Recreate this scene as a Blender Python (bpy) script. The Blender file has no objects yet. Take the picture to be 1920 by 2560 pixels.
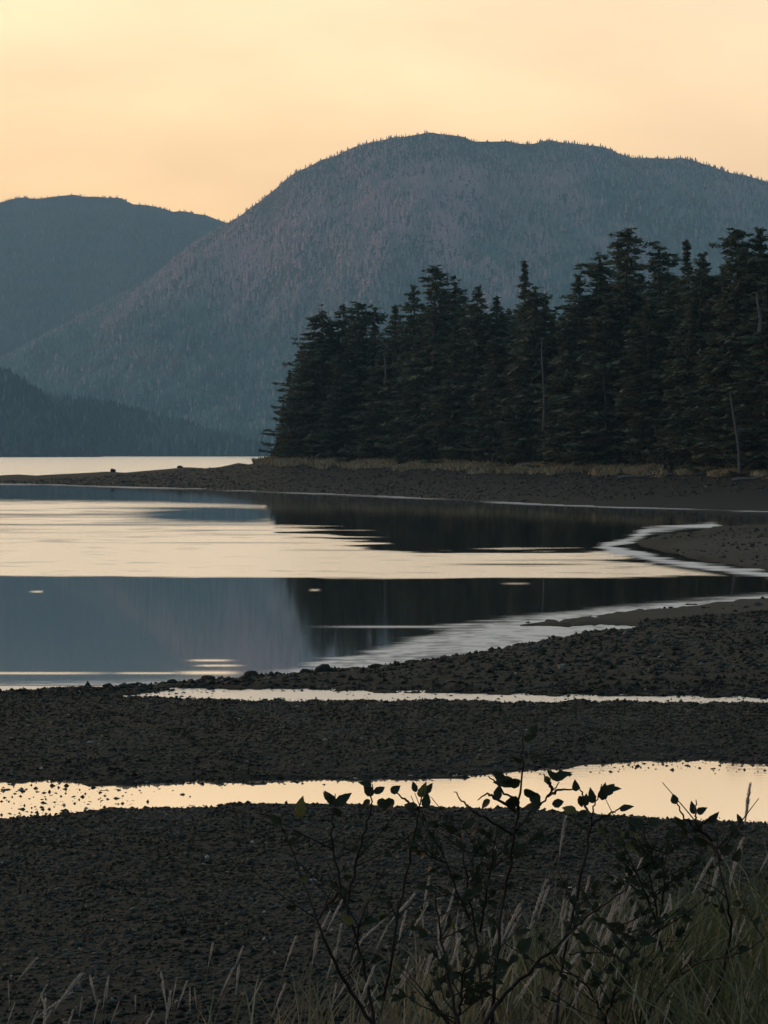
import bpy, math, random
import numpy as np

random.seed(7)
rng = np.random.default_rng(11)
SC = bpy.context.scene
COL = SC.collection

# ------------------------------------------------------------------ camera, sky, sun, exposure
F = 7259.0          # focal length in photo pixels (photo 1920 x 2560)
YH = 1131.0         # horizon row
H = 4.0             # eye height above the water
cam_d = bpy.data.cameras.new('camera')
cam = bpy.data.objects.new('camera', cam_d)
COL.objects.link(cam)
cam.location = (0, 0, H)
cam.rotation_euler = (math.radians(90), 0, 0)
cam_d.sensor_fit = 'AUTO'
cam_d.sensor_width = 36.0
cam_d.lens = 36.0 * F / 2560.0
cam_d.shift_y = -(1280.0 - YH) / 2560.0
cam_d.clip_start = 0.1
cam_d.clip_end = 30000
SC.camera = cam

SUN_AZ, SUN_EL = math.radians(-66), math.radians(8.0)   # left of the view direction (+Y), very low
world = bpy.data.worlds.new('World')
SC.world = world
world.use_nodes = True
wt = world.node_tree
wt.nodes.clear()
def wn(t, **kw):
    n = wt.nodes.new(t)
    for k, v in kw.items():
        setattr(n, k, v)
    return n
out = wn('ShaderNodeOutputWorld')
bg = wn('ShaderNodeBackground')
bg.inputs['Strength'].default_value = 0.1
wt.links.new(bg.outputs[0], out.inputs['Surface'])
tc = wn('ShaderNodeTexCoord')
sep = wn('ShaderNodeSeparateXYZ')
wt.links.new(tc.outputs['Generated'], sep.inputs[0])
def ramp(stops, k):
    r = wn('ShaderNodeValToRGB')
    e = r.color_ramp.elements
    while len(e) < len(stops):
        e.new(0.5)
    for el, (p, c) in zip(e, stops):
        el.position = p
        el.color = (*[((v / 255.0) / 12.92 if v < 10.3 else ((v / 255.0 + 0.055) / 1.055) ** 2.4) for v in c], 1)
    wt.links.new(k, r.inputs[0])
    return r
sx = sep.outputs['Z']
# ahead (towards the afterglow) and behind (twilight blue); position = sin(elevation)
warm = ramp([(0.0, (255, 162, 96)), (0.055, (255, 195, 118)), (0.085, (255, 206, 142)), (0.12, (254, 213, 158)), (0.165, (250, 216, 170)),
             (0.28, (255, 229, 190)), (0.42, (214, 202, 178)), (0.65, (114, 128, 136)), (1.0, (80, 105, 121))], sx)
cool = ramp([(0.0, (92, 111, 126)), (0.08, (110, 121, 131)), (0.2, (104, 124, 137)), (0.45, (88, 113, 130)), (1.0, (80, 105, 121))], sx)
dot = wn('ShaderNodeVectorMath', operation='DOT_PRODUCT')
gaz = math.radians(-35)
dot.inputs[1].default_value = (math.sin(gaz), math.cos(gaz), 0)
wt.links.new(tc.outputs['Generated'], dot.inputs[0])
mr = wn('ShaderNodeMapRange', interpolation_type='SMOOTHSTEP')
mr.inputs['From Min'].default_value = 0.10
mr.inputs['From Max'].default_value = 0.95
wt.links.new(dot.outputs['Value'], mr.inputs['Value'])
mixc = wn('ShaderNodeMix', data_type='RGBA')
wt.links.new(mr.outputs[0], mixc.inputs['Factor'])
wt.links.new(cool.outputs[0], mixc.inputs[6])
wt.links.new(warm.outputs[0], mixc.inputs[7])
# thin veils of high cloud
mp = wn('ShaderNodeMapping')
mp.inputs['Scale'].default_value = (9, 9, 26)
mp.inputs['Rotation'].default_value = (0.0, 0.5, 0.0)
wt.links.new(tc.outputs['Generated'], mp.inputs['Vector'])
nz = wn('ShaderNodeTexNoise')
nz.inputs['Scale'].default_value = 1.0
nz.inputs['Detail'].default_value = 4
wt.links.new(mp.outputs[0], nz.inputs['Vector'])
veil = wn('ShaderNodeMapRange')
veil.inputs['From Min'].default_value = 0.3
veil.inputs['From Max'].default_value = 0.72
veil.inputs['To Min'].default_value = 0.86
veil.inputs['To Max'].default_value = 1.06
wt.links.new(nz.outputs[0], veil.inputs['Value'])
mulv = wn('ShaderNodeVectorMath', operation='SCALE')
wt.links.new(mixc.outputs[2], mulv.inputs[0])
wt.links.new(veil.outputs[0], mulv.inputs['Scale'])
sc10 = wn('ShaderNodeVectorMath', operation='SCALE')
sc10.inputs['Scale'].default_value = 17.3
wt.links.new(mulv.outputs[0], sc10.inputs[0])
sky = wn('ShaderNodeTexSky', sky_type='NISHITA')
sky.sun_disc = False
sky.sun_elevation = SUN_EL
sky.sun_rotation = SUN_AZ
skys = wn('ShaderNodeVectorMath', operation='SCALE')
skys.inputs['Scale'].default_value = 0.03
wt.links.new(sky.outputs[0], skys.inputs[0])
addv = wn('ShaderNodeVectorMath', operation='ADD')
wt.links.new(sc10.outputs[0], addv.inputs[0])
wt.links.new(skys.outputs[0], addv.inputs[1])
wt.links.new(addv.outputs[0], bg.inputs['Color'])

sun_d = bpy.data.lights.new('sun', 'SUN')
sun_d.energy = 1.5
sun_d.angle = math.radians(10)
sun_d.color = (1.0, 0.52, 0.38)
sun = bpy.data.objects.new('sun', sun_d)
COL.objects.link(sun)
sun.rotation_euler = (math.radians(90) - SUN_EL, 0, math.pi - SUN_AZ)

vs = SC.view_settings
vs.view_transform = 'Standard'
vs.look = 'None'
vs.exposure = 0.0
vs.gamma = 1.0
vs.use_curve_mapping = False
cy = SC.cycles
cy.use_denoising = True
cy.max_bounces = 5
cy.diffuse_bounces = 2
cy.glossy_bounces = 2
cy.transmission_bounces = 2
cy.transparent_max_bounces = 6
cy.volume_bounces = 1
cy.sample_clamp_indirect = 4.0

# ------------------------------------------------------------------ helpers
def mesh_np(name, verts, faces, mat=None, smooth=False, attrs=None):
    """verts (n,3); faces (m,3|4)"""
    verts = np.asarray(verts, np.float32)
    faces = np.asarray(faces, np.int32)
    me = bpy.data.meshes.new(name)
    me.vertices.add(len(verts))
    me.vertices.foreach_set('co', verts.ravel())
    k = faces.shape[1]
    me.loops.add(faces.size)
    me.loops.foreach_set('vertex_index', faces.ravel())
    me.polygons.add(len(faces))
    me.polygons.foreach_set('loop_start', np.arange(0, faces.size, k, dtype=np.int32))
    me.polygons.foreach_set('loop_total', np.full(len(faces), k, np.int32))
    if smooth:
        me.polygons.foreach_set('use_smooth', np.ones(len(faces), bool))
    for an, av in (attrs or {}).items():
        a = me.attributes.new(an, 'FLOAT', 'POINT')
        a.data.foreach_set('value', np.asarray(av, np.float32).ravel())
    me.update(calc_edges=True)
    if mat:
        me.materials.append(mat)
    return me

def link(name, data, parent=None, **props):
    o = bpy.data.objects.new(name, data)
    COL.objects.link(o)
    if parent:
        o.parent = parent
    for k, v in props.items():
        o[k] = v
    return o

def vnoise(x, y, seed=0):
    x = np.asarray(x, float); y = np.asarray(y, float)
    xi = np.floor(x).astype(np.int64); yi = np.floor(y).astype(np.int64)
    xf = x - xi; yf = y - yi
    u = xf * xf * (3 - 2 * xf); v = yf * yf * (3 - 2 * yf)
    def hsh(a, b):
        n = (a * 374761393 + b * 668265263 + seed * 974711 + 12345) & 0x7fffffff
        n = ((n ^ (n >> 13)) * 1274126177) & 0x7fffffff
        n = n ^ (n >> 16)
        return (n & 0xffff) / 65535.0
    a = hsh(xi, yi); b = hsh(xi + 1, yi); c = hsh(xi, yi + 1); d = hsh(xi + 1, yi + 1)
    return (a * (1 - u) + b * u) * (1 - v) + (c * (1 - u) + d * u) * v

def fbm(x, y, oct=4, seed=0):
    s = 0.0; a = 0.5; t = 0.0
    for i in range(oct):
        s = s + a * vnoise(x * 2 ** i + 17.3 * i, y * 2 ** i - 9.1 * i, seed + i)
        t += a; a *= 0.5
    return s / t - 0.5

def sm(x, a, b):
    t = np.clip((x - a) / (b - a), 0, 1)
    return t * t * (3 - 2 * t)

def crv(pts):
    xs = [p[0] for p in pts]; ys = [p[1] for p in pts]
    return lambda x: np.interp(x, xs, ys)

def P(px, py, Y):
    return ((px - 960.0) / F * Y, Y, H - (py - YH) / F * Y)

def mat_base(name):
    m = bpy.data.materials.new(name)
    m.use_nodes = True
    t = m.node_tree
    b = t.nodes['Principled BSDF']
    return m, t, b

def noise_mat(name, c1, c2, scale, rough=0.9, spec=0.2, bump=0.0, bscale=None, attr=None, c3=None, detail=6, bdist=0.05, transl=0.0, stretch=None):
    """two-colour noise material; attr: a per-vertex value that blends in c3"""
    m, t, b = mat_base(name)
    L = t.links
    tcn = t.nodes.new('ShaderNodeTexCoord')
    vec = tcn.outputs['Object']
    if stretch:
        mpn = t.nodes.new('ShaderNodeMapping')
        mpn.inputs['Scale'].default_value = stretch
        L.new(vec, mpn.inputs['Vector']); vec = mpn.outputs[0]
    n = t.nodes.new('ShaderNodeTexNoise')
    n.inputs['Scale'].default_value = scale
    n.inputs['Detail'].default_value = detail
    n.inputs['Roughness'].default_value = 0.65
    L.new(vec, n.inputs['Vector'])
    r = t.nodes.new('ShaderNodeValToRGB')
    r.color_ramp.elements[0].position = 0.35
    r.color_ramp.elements[1].position = 0.68
    r.color_ramp.elements[0].color = (*c1, 1)
    r.color_ramp.elements[1].color = (*c2, 1)
    L.new(n.outputs[0], r.inputs[0])
    colr = r.outputs[0]
    if attr:
        a = t.nodes.new('ShaderNodeAttribute'); a.attribute_name = attr
        mx = t.nodes.new('ShaderNodeMix'); mx.data_type = 'RGBA'
        L.new(a.outputs['Fac'], mx.inputs['Factor'])
        L.new(colr, mx.inputs[6])
        mx.inputs[7].default_value = (*c3, 1)
        colr = mx.outputs[2]
    L.new(colr, b.inputs['Base Color'])
    b.inputs['Roughness'].default_value = rough
    b.inputs['Specular IOR Level'].default_value = spec
    if bump:
        n2 = t.nodes.new('ShaderNodeTexNoise')
        n2.inputs['Scale'].default_value = bscale or scale * 2
        n2.inputs['Detail'].default_value = 5
        L.new(vec, n2.inputs['Vector'])
        bp = t.nodes.new('ShaderNodeBump')
        bp.inputs['Strength'].default_value = bump
        bp.inputs['Distance'].default_value = bdist
        L.new(n2.outputs[0], bp.inputs['Height'])
        L.new(bp.outputs[0], b.inputs['Normal'])
    if transl:
        tr = t.nodes.new('ShaderNodeBsdfTranslucent')
        L.new(colr, tr.inputs['Color'])
        ms = t.nodes.new('ShaderNodeMixShader')
        ms.inputs[0].default_value = transl
        L.new(b.outputs[0], ms.inputs[1]); L.new(tr.outputs[0], ms.inputs[2])
        L.new(ms.outputs[0], t.nodes['Material Output'].inputs['Surface'])
    return m

# ------------------------------------------------------------------ the tidal flat
T1 = crv([(-900, 1194), (0, 1208), (500, 1222), (960, 1240), (1400, 1262), (1920, 1278), (2900, 1292)])
ZC = crv([(-900, -.4), (-350, .05), (0, .6), (280, 1.28), (550, 2.24), (640, 2.9), (690, 3.17), (960, 2.84), (1400, 2.47), (1900, 2.31), (2900, 2.3)])
DC = crv([(-900, 480), (0, 440), (280, 420), (550, 400), (640, 385), (690, 375), (960, 350), (1400, 300), (1900, 250), (2900, 205)])
L2T = crv([(1585, 1358), (1640, 1345), (1700, 1336), (1780, 1320), (1920, 1312), (2900, 1300)])
L2B = crv([(1585, 1358), (1640, 1372), (1700, 1386), (1800, 1406), (1920, 1425), (2900, 1460)])
SA = crv([(1290, 1566), (1400, 1553), (1500, 1541), (1600, 1527), (1750, 1512), (1920, 1498), (2900, 1440)])
SB = crv([(1290, 1566), (1450, 1563), (1590, 1566), (1600, 1600), (2900, 1600)])
B1 = crv([(-900, 1748), (0, 1731), (250, 1719), (470, 1706), (640, 1693), (800, 1681), (960, 1667), (1100, 1647), (1250, 1627), (1330, 1609),
          (1420, 1591), (1500, 1580), (1590, 1572), (1610, 1560), (1920, 1540), (2900, 1500)])
S2T = crv([(200, 1760), (260, 1738), (420, 1726), (600, 1722), (1000, 1729), (1400, 1738), (1920, 1745), (2900, 1755)])
S2B = crv([(200, 1735), (260, 1742), (420, 1748), (600, 1753), (1000, 1753), (1400, 1755), (1920, 1758), (2900, 1766)])
S1T = crv([(-900, 1975), (0, 1952), (200, 1958), (330, 1962), (600, 1958), (900, 1950), (1150, 1940), (1350, 1920), (1500, 1908), (1700, 1902), (1920, 1905), (2900, 1915)])
S1B = crv([(-900, 2068), (0, 2048), (150, 2036), (300, 2024), (600, 2014), (960, 2017), (1300, 2022), (1450, 2037), (1600, 2050), (1920, 2058), (2900, 2062)])

def land_px(px, py):
    """signed distance to the nearest water edge along the line of depth (photo rows), >0 on land"""
    i = [np.minimum(py - L2T(px), L2B(px) - py) - 40 * (px < 1590),
         np.minimum(py - SA(px), SB(px) - py) - 40 * (px < 1295),
         np.minimum(py - B1(px), S2T(px) - py),
         np.minimum(py - S2B(px), S1T(px) - py),
         py - S1B(px)]
    return np.maximum.reduce(i)

def ground_z(px, Y):
    px = np.asarray(px, float); Y = np.asarray(Y, float)
    pc = np.clip(px, -900, 2900)
    py = YH + H * F / Y
    X = (px - 960) / F * Y
    sd = land_px(pc, py)
    mpp = Y * Y / (H * F)
    n = 0.6 * fbm(X / 1.1, Y / 1.6, 4, 3) + 0.75 * fbm(X / 0.28, Y / 0.35, 3, 13) * (Y < 90)
    sd = sd + n * np.clip(13.0 - mpp * 3, 2.5, 13.0) * 1.9
    sdm = sd * mpp
    zl = 0.012 + 0.11 * (1 - np.exp(-np.maximum(sdm, 0) / 1.6)) + 0.05 * fbm(X / 0.35, Y / 0.35, 3, 9) * sm(sdm, 0, 0.5)
    zw = np.maximum(-0.35, 0.10 * sdm) - 0.004
    z = np.where(sd > 0, zl, zw)
    # far shore: gravel rising to the forest bank and the spit
    Yw = H * F / (T1(pc) - YH)
    Yw = Yw * (1 + 0.02 * fbm(X / 25, Y / 60, 3, 21))
    dc = DC(pc); zc = ZC(pc)
    t = (Y - Yw) / (dc - Yw)
    up = np.maximum(zc, 0) * np.clip(t, 0, 1) ** 1.15 + 0.10 * fbm(X / 6, Y / 9, 3, 5) * sm(t, 0.05, 0.5)
    forest = sm(px, 640, 700)
    beh = np.maximum(Y - dc, 0)
    up = up + forest * beh * 0.03 - (1 - forest) * beh * 0.09
    up = np.where(zc <= 0, -0.3 + 0 * up, up)
    up = up - sm(Y, 520, 640) * 24
    far = np.maximum(up, -1.5)
    z = np.where(t > 0, far, z)
    # near bank
    bk = sm(17.5 - Y + 0.8 * fbm(X / 2.0, Y / 2.0, 3, 31), 0, 9.5)
    z = z + np.where(Y < 32, 0.36 * sm(31 - Y, 0, 14), 0) + bk * (1.75 + 0.2 * np.clip(X / 2.0, -1, 1.0)) + bk * 0.16 * fbm(X / 0.8, Y / 0.8, 3, 41)
    return z

pyr = np.concatenate([np.arange(2680, 1470, -4.0), np.arange(1470, 1195, -2.5)])
Yr = np.concatenate([np.linspace(1.0, H * F / (2684 - YH), 44)[:-1], H * F / (pyr - YH), np.linspace(455, 700, 60)])
pxc = np.concatenate([np.linspace(-9000, -1000, 24), np.arange(-900, 2901, 11.0), np.linspace(3000, 11000, 24)])
GP, GY = np.meshgrid(pxc, Yr)
GZ = ground_z(GP, GY)
GX = (GP - 960) / F * GY
nr, nc = GP.shape
idx = np.arange(nr * nc).reshape(nr, nc)
quads = np.stack([idx[:-1, :-1], idx[:-1, 1:], idx[1:, 1:], idx[1:, :-1]], -1).reshape(-1, 4)
# sand bars are paler than the gravel
pcg = np.clip(GP, -900, 2900); pyg = YH + H * F / GY
sand = np.maximum(sm(np.minimum(pyg - SA(pcg), SB(pcg) - 14 * 0 - pyg), -4, 6) * sm(-(pyg - (1566 - 0.085 * np.maximum(pcg - 1590, 0))), -6, 8) * (pcg > 1280),
                  sm(np.minimum(pyg - (L2T(pcg) + 26), L2B(pcg) - pyg), -4, 8) * (pcg > 1590) * 0.8)
sand = np.clip(sand * (0.75 + 0.9 * fbm(GX / 3, GY / 9, 3, 77)), 0, 1)
M_ground = noise_mat('wet_gravel', (0.006, 0.0075, 0.0055), (0.020, 0.0225, 0.017), 5.0, rough=0.85, spec=0.12, bump=0.7, bscale=14, attr='sand', c3=(0.042, 0.041, 0.034), bdist=0.04)
me = mesh_np('tidal_flat', np.stack([GX, GY, GZ], -1).reshape(-1, 3), quads, M_ground, True, {'sand': sand})
link('tidal_flat', me, kind='structure', label='dark gravel tidal flat between the streams and the lagoon', category='ground')

# ------------------------------------------------------------------ water
R1T = crv([(-900, 1246), (0, 1249), (400, 1254), (660, 1262), (690, 1316), (800, 1330), (900, 1346), (1050, 1373), (1500, 1386), (1800, 1436), (1900, 1460), (2900, 1460)])
R1B = crv([(-900, 1440), (0, 1441), (960, 1446), (1500, 1445), (1800, 1438), (2900, 1430)])
NS = crv([(-900, 1722), (0, 1708), (300, 1703), (560, 1694), (680, 1684), (740, 1670), (820, 1650), (900, 1632), (1000, 1604), (1090, 1574), (1170, 1560), (1300, 1543), (1500, 1519), (1920, 1484), (2900, 1420)])
def seg_d(px, py, pts, sxx):
    d = np.full(px.shape, 1e9)
    for (x0, y0), (x1, y1) in zip(pts[:-1], pts[1:]):
        ax, ay = (px - x0) / sxx, py - y0
        bx, by = (x1 - x0) / sxx, y1 - y0
        t = np.clip((ax * bx + ay * by) / (bx * bx + by * by), 0, 1)
        d = np.minimum(d, np.hypot(ax - t * bx, ay - t * by))
    return d
def ruffle(px, py):
    pc = np.clip(px, -900, 2900)
    st = fbm(pc / 330, py / 5.5, 4, 51)
    st2 = fbm(pc / 120, py / 3.0, 3, 61)
    jag = st2 * 5
    r1 = np.minimum(sm(py + jag + st * 90 * sm(pc, 640, 720) * (1 - sm(pc, 1500, 1750)) - R1T(pc), -3, 9), sm(R1B(pc) - py + st2 * 7, -2, 3))
    tex = 1 - 0.55 * sm(st, 0.08, 0.3) * sm(1330 - py, -40, 30) - 0.35 * sm(st2, 0.14, 0.3)
    patch = np.exp(-(((pc - 540) / 190) ** 2) ** 1.5 - (((py - 1288 - (pc - 540) * 0.02) / 20) ** 2) ** 1.5)
    r1 = r1 * np.clip(tex, 0, 1) * (1 - np.clip(patch * (1.35 + 2.2 * st), 0, 1))
    for cx, cyy, wx, wy, a in ((180, 1287, 330, 2.2, .75), (250, 1312, 420, 2.0, .7), (560, 1357, 210, 1.3, .6), (1300, 1411, 170, 2.4, .9), (1480, 1400, 200, 2, .5), (900, 1376, 160, 1.5, .5)):
        r1 = r1 * (1 - a * np.exp(-(((pc - cx) / wx) ** 4) - ((py - cyy) / wy) ** 2))
    ns = sm(py - NS(pc) + st * 44 * sm(pc, 450, 800) * sm(1500 - pc, -100, 300) + st2 * 10, -8, 16) * sm(1716 - py, 0, 5)
    zz = seg_d(pc, py, [(1780, 1313), (1620, 1324), (1590, 1344), (1512, 1366), (1640, 1400), (1780, 1420), (1920, 1437), (2300, 1480)], 2.6)
    zz = sm(7 + 16 * st2 + 8 * st - zz, -3, 5)
    edge = sm(3 + st2 * 5 - np.abs(py - T1(pc) - 1), -1, 3) * (0.10 + 0.45 * sm(st + .5 * st2, -.2, .2))
    ext = np.zeros(px.shape)
    for cx, cyy, wx, wy, a in ((525, 1651, 48, 2.2, 1), (545, 1664, 52, 2.0, 1), (520, 1682, 70, 4, 1), (80, 1683, 170, 2.5, .9), (370, 1683, 80, 2, .9),
                               (92, 1479, 13, 2.0, 1), (788, 1475, 10, 2.0, .9), (1290, 1459, 30, 2, .5)):
        ext = np.maximum(ext, a * np.exp(-(((pc - cx) / wx) ** 4) - ((py - cyy) / wy) ** 2))
    s2 = (py > 1715) * (py < 1790) * 1.05
    s1 = (py > 1850) * 0.12
    far = (py < 1200) * 0.95
    ns = ns * (1 + .35 * sm(pc, 1150, 1350))
    grain = 0.80 + 1.5 * fbm(pc / 30, py / 2.4, 4, 66) + 0.5 * fbm(pc / 160, py / 9, 2, 67)
    chop = np.clip(np.maximum.reduce([ns * grain, 0.95 * np.exp(-(((pc - 1030) / 200) ** 4) - ((py - 1567) / 2.4) ** 2), zz * (1 + .8 * st2), edge, s2 * .45]), 0, 1)
    return np.clip(np.maximum.reduce([r1, ext, s2 * .8, s1, far]), 0, 1), chop

pyw = np.concatenate([[1139.2, 1140, 1142, 1145, 1150, 1158], np.arange(1165, 1470, 1.0), np.arange(1470, 1770, 1.5), np.arange(1770, 2130, 6.0)])
Yw_ = H * F / (pyw - YH)
pxw = np.concatenate([np.linspace(-9000, -1000, 24), np.arange(-900, 2901, 10.0), np.linspace(3000, 16000, 24)])
WP, WY = np.meshgrid(pxw, Yw_)
WPY = YH + H * F / WY
nr, nc = WP.shape
idx = np.arange(nr * nc).reshape(nr, nc)
quads = np.stack([idx[1:, :-1], idx[1:, 1:], idx[:-1, 1:], idx[:-1, :-1]], -1).reshape(-1, 4)
m, t, b = mat_base('water_surface')
t.nodes.remove(b)
at_ = t.nodes.new('ShaderNodeAttribute'); at_.attribute_name = 'ruffle'
ac_ = t.nodes.new('ShaderNodeAttribute'); ac_.attribute_name = 'chop'
def gloss(r, c):
    g = t.nodes.new('ShaderNodeBsdfGlossy'); g.inputs['Color'].default_value = (*c, 1); g.inputs['Roughness'].default_value = r
    return g
def mixs(f, x, y):
    q = t.nodes.new('ShaderNodeMixShader')
    if isinstance(f, float):
        q.inputs[0].default_value = f
    else:
        t.links.new(f, q.inputs[0])
    t.links.new(x.outputs[0], q.inputs[1]); t.links.new(y.outputs[0], q.inputs[2])
    return q
df = t.nodes.new('ShaderNodeBsdfDiffuse'); df.inputs['Color'].default_value = (0.02, 0.024, 0.024, 1)
gl = gloss(0.04, (0.93, 0.94, 0.94)); gb = gloss(0.235, (0.985, 0.985, 0.985)); gc = gloss(0.6, (0.95, 0.955, 0.955))
mirror = mixs(0.90, df, gl); breeze = mixs(0.985, df, gb); chop = mixs(0.66, df, gc)
ms = mixs(ac_.outputs['Fac'], mixs(at_.outputs['Fac'], mirror, breeze), chop)
t.links.new(ms.outputs[0], t.nodes['Material Output'].inputs['Surface'])
tcn = t.nodes.new('ShaderNodeTexCoord')
mpn = t.nodes.new('ShaderNodeMapping'); mpn.inputs['Scale'].default_value = (1.2, 3.0, 1)
t.links.new(tcn.outputs['Object'], mpn.inputs['Vector'])
n = t.nodes.new('ShaderNodeTexNoise'); n.inputs['Scale'].default_value = 1.6; n.inputs['Detail'].default_value = 3
t.links.new(mpn.outputs[0], n.inputs['Vector'])
bp = t.nodes.new('ShaderNodeBump'); bp.inputs['Distance'].default_value = 0.004
m2 = t.nodes.new('ShaderNodeMath'); m2.operation = 'MULTIPLY_ADD'; m2.inputs[1].default_value = 0.5; m2.inputs[2].default_value = 0.06
t.links.new(at_.outputs['Fac'], m2.inputs[0]); t.links.new(m2.outputs[0], bp.inputs['Strength'])
t.links.new(n.outputs[0], bp.inputs['Height'])
t.links.new(bp.outputs[0], gl.inputs['Normal'])
t.links.new(bp.outputs[0], gb.inputs['Normal'])
M_water = m
RUF, CHOP = ruffle(WP, WPY)
me = mesh_np('water', np.stack([(WP - 960) / F * WY, WY, 0 * WY], -1).reshape(-1, 3), quads, M_water, True, {'ruffle': RUF, 'chop': CHOP})
link('water', me, kind='structure', label='still tidal lagoon and streams mirroring the sunset sky', category='water')

# ------------------------------------------------------------------ mountains with forest cover
K = 1920.0 / 1659.0
def sil(pts):
    return crv([(x * K, y * K) for x, y in pts])
def tier_trees(xyz, hh, rr_, sides=4, tiers=2):
    """thousands of small ragged conifers as one vertex/face pair"""
    n = len(xyz)
    V = []; Fc = []
    ang0 = rng.uniform(0, 6.28, n)
    base = 0
    lean = rng.normal(0, 0.03, (n, 2))
    for k in range(tiers):
        z0 = hh * (0.10 + 0.34 * k); z1 = hh * min(1.0, 0.66 + 0.34 * k)
        rk = rr_ * (1.0 - 0.36 * k) * rng.uniform(0.75, 1.2, n)
        ring = np.zeros((n, sides + 1, 3))
        for s in range(sides):
            a = ang0 + 6.283 * s / sides + k * 0.6
            q = rk * rng.uniform(0.6, 1.25, n)
            ring[:, s, 0] = xyz[:, 0] + np.cos(a) * q + lean[:, 0] * z0
            ring[:, s, 1] = xyz[:, 1] + np.sin(a) * q + lean[:, 1] * z0
            ring[:, s, 2] = xyz[:, 2] + z0 - rng.uniform(0, 0.1, n) * hh
        ring[:, sides, 0] = xyz[:, 0] + lean[:, 0] * z1
        ring[:, sides, 1] = xyz[:, 1] + lean[:, 1] * z1
        ring[:, sides, 2] = xyz[:, 2] + z1
        V.append(ring.reshape(-1, 3))
        i0 = base + np.arange(n)[:, None] * (sides + 1)
        for s in range(sides):
            Fc.append(np.concatenate([i0 + s, i0 + (s + 1) % sides, i0 + sides], 1))
        base += n * (sides + 1)
    return np.concatenate(V), np.concatenate(Fc)

def mountain(name, sl, p0, p1, Yb, Yr_, prof, amp, seed, mat, ntree, th, tmat, label, cols=220, rows=70, tname=None, gully=1.0, zb=-2.0, tone_fn=lambda p, z, f, y: 0 * p + .08):
    ps = np.linspace(p0, p1, cols)
    vs_ = np.concatenate([np.linspace(0, 1, rows), np.linspace(1.05, 1.5, 8)])
    yb = np.array([Yb(p) for p in ps]); yr = np.array([Yr_(p) for p in ps])
    def surf(p, v):
        ybb = np.interp(p, ps, yb); yrr = np.interp(p, ps, yr)
        Y = ybb + (yrr - ybb) * v
        X = (p - 960) / F * Y
        zr = H - (sl(p) - YH) / F * yrr - th * 0.45
        g = fbm(X / 170 * gully, Y / 420, 4, seed) + 0.4 * fbm(X / 45, Y / 100, 3, seed + 5)
        z = zr * prof(np.clip(v, 0, 1)) + amp * g * np.sin(np.clip(v, 0, 1) * math.pi) ** 0.8
        z = z + 9.0 * fbm(X / 38, Y / 60, 3, seed + 9) * sm(v, 0.5, 1)
        z = np.where(v > 1, zr * (1 - (v - 1) * 1.15), z)
        lim = H + (zr - H) / yrr * Y
        z = np.where(v < 0.97, np.minimum(z, lim * (0.4 + 0.585 * v / 0.97) + 3), z)
        return X, Y, np.maximum(z, zb) + zb * (v <= 0)
    PP, VV = np.meshgrid(ps, vs_)
    X, Y, Z = surf(PP, VV)
    nr, nc = PP.shape
    idx = np.arange(nr * nc).reshape(nr, nc)
    q = np.stack([idx[:-1, :-1], idx[:-1, 1:], idx[1:, 1:], idx[1:, :-1]], -1).reshape(-1, 4)
    o = link(name, mesh_np(name, np.stack([X, Y, Z], -1).reshape(-1, 3), q, mat, True), kind='structure', label=label, category='mountain')
    # forest cover
    pt = rng.uniform(max(p0, -160), min(p1, 2080), ntree)
    vt = rng.uniform(0.0, 1.02, ntree) ** 0.85
    tx, ty, tz = surf(pt, vt)
    ok = tz > 0.5
    tx, ty, tz, pt, vt = tx[ok], ty[ok], tz[ok], pt[ok], vt[ok]
    clump = 1 + 0.7 * fbm(tx / 60, ty / 60, 3, seed + 3)
    hh = th * rng.uniform(0.45, 1.3, len(tx)) ** 1.2 * clump
    hh = hh * (1 - 0.50 * sm(vt, 0.86, 0.98))
    V, Fc = tier_trees(np.stack([tx, ty, tz - 0.05 * hh], -1), hh, hh * rng.uniform(0.18, 0.32, len(tx)))
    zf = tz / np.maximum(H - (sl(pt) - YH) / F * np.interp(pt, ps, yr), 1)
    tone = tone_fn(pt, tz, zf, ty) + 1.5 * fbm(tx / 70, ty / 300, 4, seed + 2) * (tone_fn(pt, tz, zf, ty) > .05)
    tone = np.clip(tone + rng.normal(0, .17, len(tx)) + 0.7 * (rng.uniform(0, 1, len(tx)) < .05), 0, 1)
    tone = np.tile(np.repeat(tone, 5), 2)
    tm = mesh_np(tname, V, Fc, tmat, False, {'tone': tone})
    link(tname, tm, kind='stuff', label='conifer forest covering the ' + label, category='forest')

M_rock = noise_mat('mountain_ground', (0.035, 0.045, 0.035), (0.10, 0.085, 0.07), 0.02, rough=1, spec=0)
M_mtree = noise_mat('mountain_conifers', (0.03, 0.078, 0.066), (0.12, 0.20, 0.16), 0.02, rough=1, spec=0, attr='tone', c3=(0.49, 0.28, 0.28), detail=3)  # c3 colours the pale snags and the painted alpenglow
M_ltree = noise_mat('far_mountain_conifers', (0.01, 0.025, 0.024), (0.035, 0.06, 0.055), 0.02, rough=1, spec=0, attr='tone', c3=(0.16, 0.12, 0.11), detail=3)
M_hill = noise_mat('hill_ground', (0.01, 0.02, 0.018), (0.02, 0.03, 0.025), 0.03, rough=1, spec=0)
M_htree = noise_mat('hill_conifers', (0.008, 0.020, 0.018), (0.02, 0.036, 0.028), 0.03, rough=1, spec=0, attr='tone', c3=(0.12, 0.15, 0.12), detail=3)

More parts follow.
